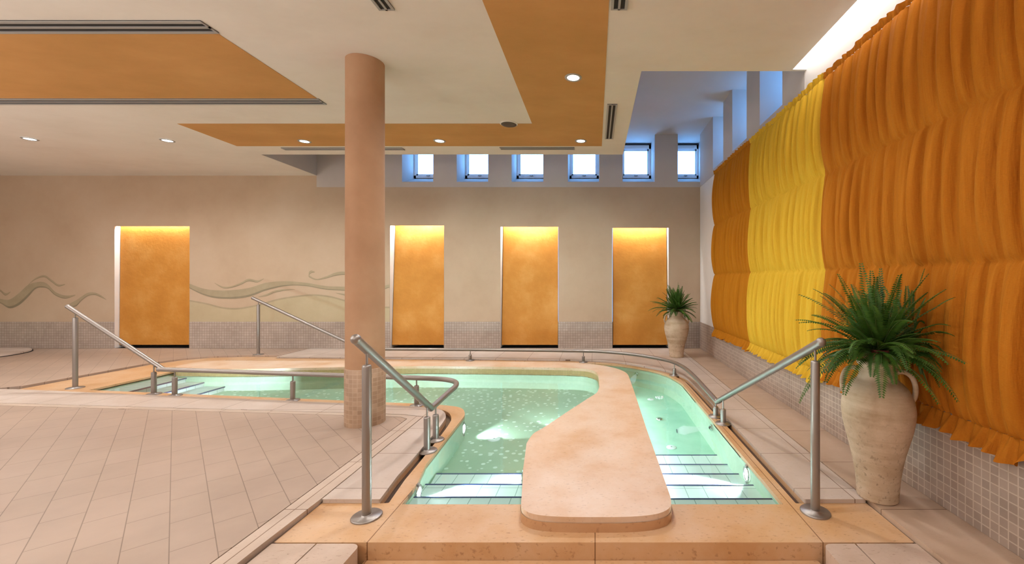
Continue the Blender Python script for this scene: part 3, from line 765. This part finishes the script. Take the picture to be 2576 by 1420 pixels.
def pool_lamp(pos_, direction, label, power, angle, aim):
    p = Vector(pos_); d = Vector(direction).normalized(); t = thing('pool_lamp', label, 'pool lamp', p, 'underwater lamps')
    b = MB(); q = d.to_track_quat('Z','Y').to_matrix()
    def place(mb):
        mb.v = [tuple(p + q @ Vector(v)) for v in mb.v]; return mb
    b.lathe([(0.048,0.0),(0.055,0.004),(0.055,0.012),(0.046,0.014),(0.044,0.006)], (0,0,0), 28, cap=False); obj('ring', place(b), M['chrome'], t)
    b = MB(); b.lathe([(0.044,0.003),(0.03,0.010),(0.001,0.012)], (0,0,0), 24, cap=False); obj('lens', place(b), M['pool_glow'], t)
    for q0 in (0.05,-0.066):
        b = MB(); b.box(-0.012,0.012,q0,q0+0.016,0,0.014); obj('clip', place(b), M['alu'], t)
    lamp_spot('pool_lamp_light', p + d*0.03, aim, power, (0.86,0.97,1.0), angle, 0.35, 0.03, t)
pool_lamp((-1.158,2.74,-0.095), (1,0.05,0), 'underwater lamp on the left wall beside the near steps', 80, 100, (0.0,2.72,-0.19))
pool_lamp((1.108,3.06,-0.115), (-1,0,0), 'underwater lamp on the right wall beside the channel steps', 80, 95, (0.3,2.80,-0.24))
pool_lamp((-1.278,4.06,-0.14), (1,-0.15,0), 'underwater lamp on the left wall below the rail joint', 60, 70, (-0.2,4.85,-0.24))
pool_lamp((-0.512,3.05,-0.14), (-1,0.06,0), 'unseen fill lamp added on the divider to brighten the left pool wall', 14, 150, (-1.2,3.2,-0.14))  # added out of sight, only to lift the left basin wall
pool_lamp((-2.55,4.595,-0.15), (0.13,1,0), 'underwater lamp on the near long wall behind the column', 95, 95, (-2.2,6.0,-0.14))
pool_lamp((-4.9,4.908,-0.13), (0.13,1,0), 'underwater lamp on the near long wall by the left steps', 70, 100, (-5.1,5.9,-0.13))
pool_lamp((-0.185,4.18,-0.16), (-0.9,0.45,0), 'underwater lamp on the slanting face of the divider', 100, 85, (-0.55,5.95,-0.13))

t = thing('pool_lamp', 'long unseen fill strip added under the divider cap to brighten the channel', 'pool lamp', (0.446,4.2,-0.15), 'underwater lamps')
b = MB(); b.box(0.439,0.447,2.7,5.3,-0.19,-0.09); obj('strip', b, M['plastic_white'], t)
lamp_area('channel_fill_light', (0.452,4.2,-0.14), (0,radians(-90),0), 0.10, 3.1, 12, (0.88,0.98,1.0), t)  # added light, hidden by the cap, that brightens the channel evenly

# ------------------------------------------------------------------ handrails
R_RAIL, R_POST = 0.025, 0.0245
def post(t, X, Y, z0, ztop, zrail, plate=0.08):
    b = MB(); b.lathe([(R_POST,0.006),(R_POST,ztop-z0-0.012),(R_POST*0.9,ztop-z0-0.003),(R_POST*0.55,ztop-z0)], (X,Y,z0), 24)
    p = obj('post', b, M['steel'], t)
    b = MB(); b.lathe([(plate,0.0),(plate,0.006),(plate-0.004,0.010),(R_POST+0.003,0.0115),(R_POST+0.003,0.016),(R_POST,0.017)], (X,Y,z0), 36); bp = obj('base_plate', b, M['steel'], p)
    b = MB(); b.tube([(X,Y,ztop-0.004),(X,Y,zrail)], 0.0065, 12); obj('stem', b, M['steel'], p)
def rail(t, path, ball0=False, ball1=False):
    b = MB(); b.tube(path, R_RAIL, 20)
    if ball0: b.ball(path[0], R_RAIL*1.08)
    if ball1: b.ball(path[-1], R_RAIL*1.08)
    obj('rail', b, M['steel'], t)
zc = ZCOP
def lerp(a, b, s): return tuple(a[i]+(b[i]-a[i])*s for i in range(3))
# A: near left, sloping
t = thing('handrail', 'sloping steel handrail in front of the column, its tall post on the near left stone', 'handrail', (-1.277,2.35,zc), 'steel pool handrails')
a0, a1 = (-1.277,2.242,0.984), (-1.302,3.335,0.283)
rail(t, [a0,a1], True, True)
post(t, -1.277, 2.35, zc, 0.826, 0.905); post(t, -1.30, 3.25, zc, 0.243, 0.33, 0.075)
# B: along the near left edge
t = thing('handrail', 'low steel handrail bending around the column corner along the near pool edge', 'handrail', (-3.0,4.6,zc), 'steel pool handrails')
rail(t, [(-1.325,3.40,0.262),(-1.335,3.6,0.262)] + spline([(-1.35,3.95,0.265),(-1.36,4.10,0.265),(-1.42,4.26,0.266),(-1.58,4.37,0.267),(-1.88,4.425,0.268)], 6) + [(-3.32,4.615,0.27),(-5.02,4.835,0.272)], False, True)
for X,Y in ((-1.318,3.475),(-1.88,4.425),(-3.32,4.615),(-4.81,4.808)): post(t, X, Y, zc, 0.19, 0.25, 0.068)
# C: left, sloping
t = thing('handrail', 'sloping steel handrail at the left end of the pool, beside the left steps', 'handrail', (-6.37,5.15,zc), 'steel pool handrails')
c0, c1 = (-6.37,5.149,0.915), (-5.114,4.90,0.31)
rail(t, [lerp(c0,c1,-0.095), lerp(c0,c1,1.07)], True, True)
post(t, c0[0], c0[1], zc, 0.842, 0.91); post(t, c1[0], 4.87, zc, 0.235, 0.30, 0.07)
# D: far left, sloping
t = thing('handrail', 'thin looking sloping handrail on the far side, running down behind the column', 'handrail', (-5.86,7.32,0), 'steel pool handrails')
d0, d1 = (bx(650,7.32),7.32,bz(757,7.32)), (-4.05,7.06,0.20)
rail(t, [lerp(d0,d1,-0.06), lerp(d0,d1,1.04)], True, True)
post(t, d0[0], d0[1], 0.0, 0.872, d0[2]); post(t, d1[0], d1[1], 0.0, 0.13, 0.20, 0.07)
# E: far and right, low
t = thing('handrail', 'long low steel handrail along the far edge that curves to the right side', 'handrail', (-0.2,6.8,0), 'steel pool handrails')
rail(t, [(-3.9,7.03,0.145),(-2.05,6.98,0.142)] + spline([(-0.9,6.90,0.142),(-0.188,6.84,0.142),(0.15,6.78,0.14),(0.62,6.52,0.14),(1.02,6.10,0.138),(1.165,5.676,0.138),(1.195,5.1,0.136),(1.18,4.49,0.135),(1.168,4.03,0.135)], 6), True, True)
for X,Y in ((-2.05,6.90),(-0.188,6.76),(1.10,5.83)): post(t, X, Y, zc, 0.075, 0.13, 0.07)
post(t, 1.168, 4.07, zc, 0.075, 0.125, 0.068)
# F: right, sloping
t = thing('handrail', 'sloping steel handrail on the right, its tall post left of the big fern jar', 'handrail', (1.256,2.396,zc), 'steel pool handrails')
f0, f1 = (1.256,2.337,0.953), (1.178,4.00,0.150)
rail(t, [f0,f1], True, True)
post(t, 1.2555, 2.396, zc, 0.84, 0.92); post(t, 1.18, 3.87, zc, 0.113, 0.205, 0.07)

# ------------------------------------------------------------------ curtains
def fbm1(x, seed): return noise.noise(Vector((x, seed*7.31, seed*1.7)))
ROWS = [3.035, 2.21, 1.39, 0.555]
def curtain(name, label, y0, y1, mat, lam, seed, ztop=3.035, zbot=0.555):
    """three tiers gathered on tapes; y0 near end, y1 far end"""
    t = thing(name, label, 'curtain', (XR-0.05,(y0+y1)/2,zbot), 'gathered wall curtains')
    ds = 0.0075; n = int((y1-y0)/ds)+1
    rows = [ztop]+ROWS[1:3]+[zbot]
    zs = []
    for j in range(3):
        m = 42
        for k in range(m): zs.append((j, k/m))
    zs.append((2, 1.0))
    ph = [0.0]
    rnd = random.Random(seed)
    # irregular fold positions, one set per tier, sharing most folds
    def phase(s, j): return s/lam + 0.6*fbm1(s*2.3, seed) + 0.40*fbm1(s*5.0+j*11, seed+2) + 0.32*j
    vs = []
    for (j, u) in zs:
        za, zb = rows[j], rows[j+1]
        # rows sag a little from end to end
        for i in range(n):
            s = i*ds; y = y0 + s
            sag = 0.012*fbm1(s*1.3, seed+j) * (0 if (j==0 and u==0) else 1)
            z = za + (zb-za)*u + sag
            env = sin(pi*u)**0.55 if 0 < u < 1 else 0.0
            lo = 0.5-0.5*cos(pi*min(1,u*1.35)); 
            p = phase(s, j)
            q = p + 0.10*fbm1(s*4+z*2.2, seed+5)
            ff = (q % 1.0)**0.8; fold = abs(sin(pi*ff))**0.55
            amp = 0.95+0.6*fbm1(math.floor(q)*3.7+j*0.7, seed+9)
            fine = 0.5+0.5*sin(2*pi*(3.4*p + 0.6*fbm1(s*14, seed+3)))
            g = max(0.0, 1-abs(u)*9) + max(0.0, 1-abs(1-u)*9)
            off = 0.010 + 0.018*env*(0.45+0.55*lo) + 0.070*fold*amp*(0.24+0.76*env) + 0.009*fine*(0.25+1.1*g) - 0.008*g
            off += 0.004*fbm1(s*9+z*3, seed+4) + 0.0035*fbm1(s*42+z*1.5, seed+6)
            e = min(1.0, s/0.05, (y1-y0-s)/0.05); off = 0.010 + (off-0.010)*(0.15+0.85*e)
            vs.append((XR-off, y, z))
    fs = []
    for r in range(len(zs)-1):
        for i in range(n-1):
            fs.append((r*n+i, r*n+i+1, (r+1)*n+i+1, (r+1)*n+i))
    b = MB(); b.add(vs, fs, 0, True); obj('cloth', b, mat, t)
    # heading ruffle standing above the top tape, hem ruffle flaring below the last one
    for nm, zz, h, fl, sd in (('heading_ruffle', ztop, 0.055, 0.018, 21), ('hem_ruffle', zbot, -0.105, 0.055, 31)):
        b = MB(); vs = []; m = 7
        for k in range(m+1):
            u = k/m
            for i in range(n):
                s = i*ds; p = phase(s, 0 if h > 0 else 2)
                w = 0.5+0.5*sin(2*pi*(1.25*p + 0.5*fbm1(s*8, seed+sd)))
                hh = h*(1 + 0.35*fbm1(s*5.5, seed+sd) + (0.25*fbm1(s*17, seed+sd)))
                off = 0.020 + fl*u*(0.3+w) + 0.008*(1-u)*sin(2*pi*2.6*p)
                off = max(0.006, off)
                vs.append((XR-off, y0+s, zz + hh*u + 0.012*fbm1(s*1.3, seed+2)*(0 if h>0 else 1)))
        fs = [(r*n+i, r*n+i+1, (r+1)*n+i+1, (r+1)*n+i) for r in range(m) for i in range(n-1)]
        b.add(vs, fs, 0, True); obj(nm, b, mat, t)
curtain('curtain', 'narrow amber orange gathered curtain at the far end of the right wall', 5.35, 6.98, M['cloth_amber'], 0.105, 3, 3.05, 0.50)
curtain('curtain', 'bright yellow gathered curtain hanging between the two orange ones', 3.618, 5.365, M['cloth_yellow'], 0.105, 8, 3.04, 0.50)
curtain('curtain', 'large orange gathered curtain on the right wall behind the big fern jar', 0.9, 3.632, M['cloth_orange'], 0.118, 14, 3.035, 0.555)

# ------------------------------------------------------------------ jars and ferns
def jar(X, Y, s, label, rot, w=1.0):
    t = thing('amphora', label, 'jar', (X,Y,0), 'tall clay jars')
    prof = [(0.104,0.0),(0.112,0.008),(0.113,0.03),(0.117,0.10),(0.128,0.18),(0.144,0.27),(0.165,0.36),(0.184,0.44),(0.1955,0.52),(0.197,0.57),(0.188,0.63),(0.165,0.685),(0.135,0.72),(0.112,0.742),(0.102,0.77),(0.100,0.80),(0.104,0.825),(0.113,0.838),(0.115,0.85),(0.108,0.857),(0.094,0.852),(0.088,0.80),(0.088,0.70)]
    prof = [(r*s*w, z*s) for r,z in spline([(a,b) for a,b in prof], 3)]
    b = MB(); b.lathe(prof, (X,Y,0), 56); 
    b.v = [(x + 0.003*noise.noise(Vector((x*6,y*6,z*5))), y + 0.003*noise.noise(Vector((x*6,y*6+9,z*5))), z) for x,y,z in b.v]
    obj('body', b, M['clay'], t)
    for sg in (1,-1):
        d = Vector((cos(rot), sin(rot), 0))*sg
        pth = spline([tuple(Vector((X,Y,0)) + d*(r*s*w) + Vector((0,0,z*s))) for r,z in ((0.085,0.79),(0.135,0.80),(0.172,0.775),(0.190,0.72),(0.188,0.66),(0.172,0.625))], 5)
        b = MB(); b.tube(pth, 0.015*s, 10); obj('handle', b, M['clay'], t)
    return t
def fern(X, Y, z0, n, Lmin, Lmax, label, seed, droop, upright, wide, leafw=0.0085):
    rnd = random.Random(seed)
    t = thing('fern', label, 'fern', (X,Y,z0), 'ferns in clay jars')
    b = MB(); b.lathe([(0.055,-0.05),(0.075,0.03),(0.078,0.06),(0.082,0.06),(0.082,0.075),(0.072,0.075),(0.070,0.05),(0.001,0.05)], (X,Y,z0), 28); obj('pot', b, M['terracotta'], t)
    lf = MB(); sm = MB()
    for k in range(n):
        az = 2*pi*(k*0.618034) + rnd.uniform(-0.25,0.25)
        q = k/n
        el = radians(86 - (86-upright)*q**0.8 + rnd.uniform(-8,8))
        L = rnd.uniform(Lmin, Lmax)
        p = Vector((X+rnd.uniform(-.03,.03), Y+rnd.uniform(-.03,.03), z0+0.04))
        d = Vector((cos(az)*cos(el), sin(az)*cos(el), sin(el)))
        side = Vector((-sin(az), cos(az), 0)); tw = rnd.uniform(-0.35,0.35)
        side = (side*cos(tw) + Vector((0,0,1))*sin(tw)).normalized()
        N = 37; pts = [p.copy()]; g = droop*rnd.uniform(0.7,1.35)*(0.25+0.75*q)
        for i in range(N):
            d = (d + Vector((0,0,-1))*g*(0.4+i/N)/N).normalized()
            p = p + d*(L/N)
            if p.x > XR-0.15: p.x = XR-0.15 - 0.15*(p.x-(XR-0.15))
            pts.append(p.copy())
        sm.tube([tuple(v) for v in pts[::3]], [max(0.0008, 0.0028*(1-i/12)) for i in range(len(pts[::3]))], 5, cap=False)
        for i in range(4, N):
            u = i/N
            ll = wide*(0.25+1.35*min(1,(u-0.08)*3.2))*(1-u**3.0*0.80)*0.62*rnd.uniform(0.85,1.1)
            tg = (pts[i+1]-pts[i-1]).normalized(); nn = tg.cross(side).normalized(); sd = nn.cross(tg).normalized()
            for sg in (1,-1):
                dirn = (sd*sg*0.94 + tg*0.32 + nn*(-0.10)).normalized()
                base = pts[i] + sd*sg*0.001; tip = base + dirn*ll - Vector((0,0,1))*ll*0.12
                mid = base + dirn*ll*0.45; w = tg*leafw*0.55 + nn*0.0012*sg
                lf.add([base, mid-w, tip, mid+w], [(0,1,2,3)], 0, False)
    obj('fronds', lf, M['leaf'], t); obj('stems', sm, M['stem'], t)
JX, JY = 1.69, 2.515
jar(JX, JY, 0.955, 'large weathered clay jar standing by the right wall under the orange curtain', radians(-34))
fern(JX, JY, 0.815, 150, 0.30, 0.58, 'big bushy fern spilling over the large near jar', 5, 1.9, 8, 0.052, 0.0112)
KX, KY = 1.375, 7.10
jar(KX, KY, 0.90, 'smaller looking pale clay jar in the far right corner', radians(-11), 1.16)
fern(KX, KY, 0.745, 80, 0.32, 0.50, 'small spiky fern in the far corner jar', 11, 1.3, 4, 0.046, 0.015)

# ------------------------------------------------------------------ painted waves on the back wall
mu = thing('wave_mural', 'grey green waves painted on the back wall left of and behind the column', 'mural', (bx(400),YB-0.002,1.0))
YM = YB-0.0025
def wave(pts, dark=True):
    """pts: (px, py top, py bottom) along the stroke"""
    up_ = spline([(bx(a), bz(b_)) for a,b_,c in pts], 8); lo_ = spline([(bx(a), bz(c)) for a,b_,c in pts], 8)
    m = MB(); m.ribbon([(x,YM,z) for x,z in lo_], [(x,YM,z) for x,z in up_])
    w = obj('wave', m, M['mural'], mu)
    if dark:
        ed = [(x + (xu-x)*0.22, z + (zu-z)*0.22) for (x,z),(xu,zu) in zip(lo_,up_)]
        m = MB(); m.ribbon([(x,YM-0.001,z) for x,z in lo_], [(x,YM-0.001,z) for x,z in ed]); obj('wave_shade', m, M['mural_dark'], w)
wave([(-60,735,742),(-25,745,762),(0,752,763),(24,754,776),(48,738,768),(70,718,748),(90,711,727),(108,710,724),(122,717,728),(140,735,744),(165,744,752),(190,742,744)])
wave([(72,716,717),(90,700,704),(112,693,698),(130,704,710),(147,716,721),(164,715,717)])
wave([(-20,722,726),(0,728,733),(14,738,744),(27,734,736)])
wave([(168,768,772),(190,757,772),(205,747,757),(222,737,745),(240,737,743),(255,744,749),(268,754,755)])
wave([(477,714,726),(510,726,742),(545,731,751),(590,730,752),(630,724,746),(670,712,731),(720,708,720),(770,712,720),(820,720,729),(868,722,732),(930,726,738),(980,716,724)])
wave([(540,712,713),(560,721,725),(580,721,725),(605,712,717),(625,702,708),(648,706,711),(664,701,702)])
wave([(650,747,748),(672,740,745),(690,732,737),(715,728,732),(742,728,729)])
wave([(792,684,686),(783,681,688),(777,686,694),(780,694,699),(797,702,705),(820,696,701),(845,686,694),(868,684,692),(900,690,696)])
wave([(845,737,738),(868,740,744),(900,744,748)])
sw = spline([(477,755),(520,763),(560,773),(600,775),(650,766),(700,752),(750,744),(790,741),(830,745),(868,755),(930,770),(980,772)], 8)
m = MB(); m.ribbon([(bx(a),YM+0.001,ZM) for a,b_ in sw], [(bx(a),YM+0.001,bz(b_)) for a,b_ in sw]); obj('green_wash', m, M['mural_wash'], mu)
m = MB(); m.ribbon([(bx(a),YM,bz(b_+4)) for a,b_ in sw], [(bx(a),YM,bz(b_)) for a,b_ in sw]); obj('wash_line', m, M['mural'], mu)

# ------------------------------------------------------------------ round whirlpool rim at the far left
t = thing('whirlpool', 'round whirlpool rim set in the floor at the far left', 'whirlpool', (-10.95,7.0,0))
b = MB(); b.lathe([(0.94,0.0),(0.94,0.028),(0.93,0.036),(0.62,0.036),(0.60,0.02)], (-10.95,7.0,0), 64, cap=False); obj('rim', b, M['deck'], t)
b = MB(); b.lathe([(0.955,0.001),(0.955,0.010),(0.94,0.010)], (-10.95,7.0,0), 64, cap=False); obj('gasket', b, M['dark'], t)
b = MB(); b.lathe([(0.001,0.018),(0.61,0.018)], (-10.95,7.0,0), 48, cap=False); obj('cover', b, M['channel_floor'], t)

# ------------------------------------------------------------------ daylight, camera, view
W = bpy.data.worlds.new('sky'); S.world = W; W.use_nodes = True
bg = W.node_tree.nodes['Background']; bg.inputs[0].default_value = (0.17,0.46,1.0,1); bg.inputs[1].default_value = 14.0
cam = bpy.data.cameras.new('camera'); co = bpy.data.objects.new('camera', cam); COL.objects.link(co)
co.location = (0,0,H); co.rotation_euler = (radians(90),0,0)
cam.sensor_width = 36; cam.sensor_fit = 'HORIZONTAL'; cam.lens = F/2576*36
cam.shift_x = (1288-CX)/2576; cam.shift_y = -(710-CY)/2576; cam.clip_start = 0.02
S.camera = co
S.view_settings.view_transform = 'Standard'; S.view_settings.look = 'None'; S.view_settings.gamma = 1.0
S.view_settings.use_curve_mapping = False; S.view_settings.exposure = -0.12
S.cycles.use_denoising = True; S.cycles.volume_bounces = 3
S.cycles.max_bounces = 10; S.cycles.diffuse_bounces = 5; S.cycles.transparent_max_bounces = 12
S.cycles.caustics_reflective = False; S.cycles.caustics_refractive = False; S.cycles.sample_clamp_indirect = 6.0
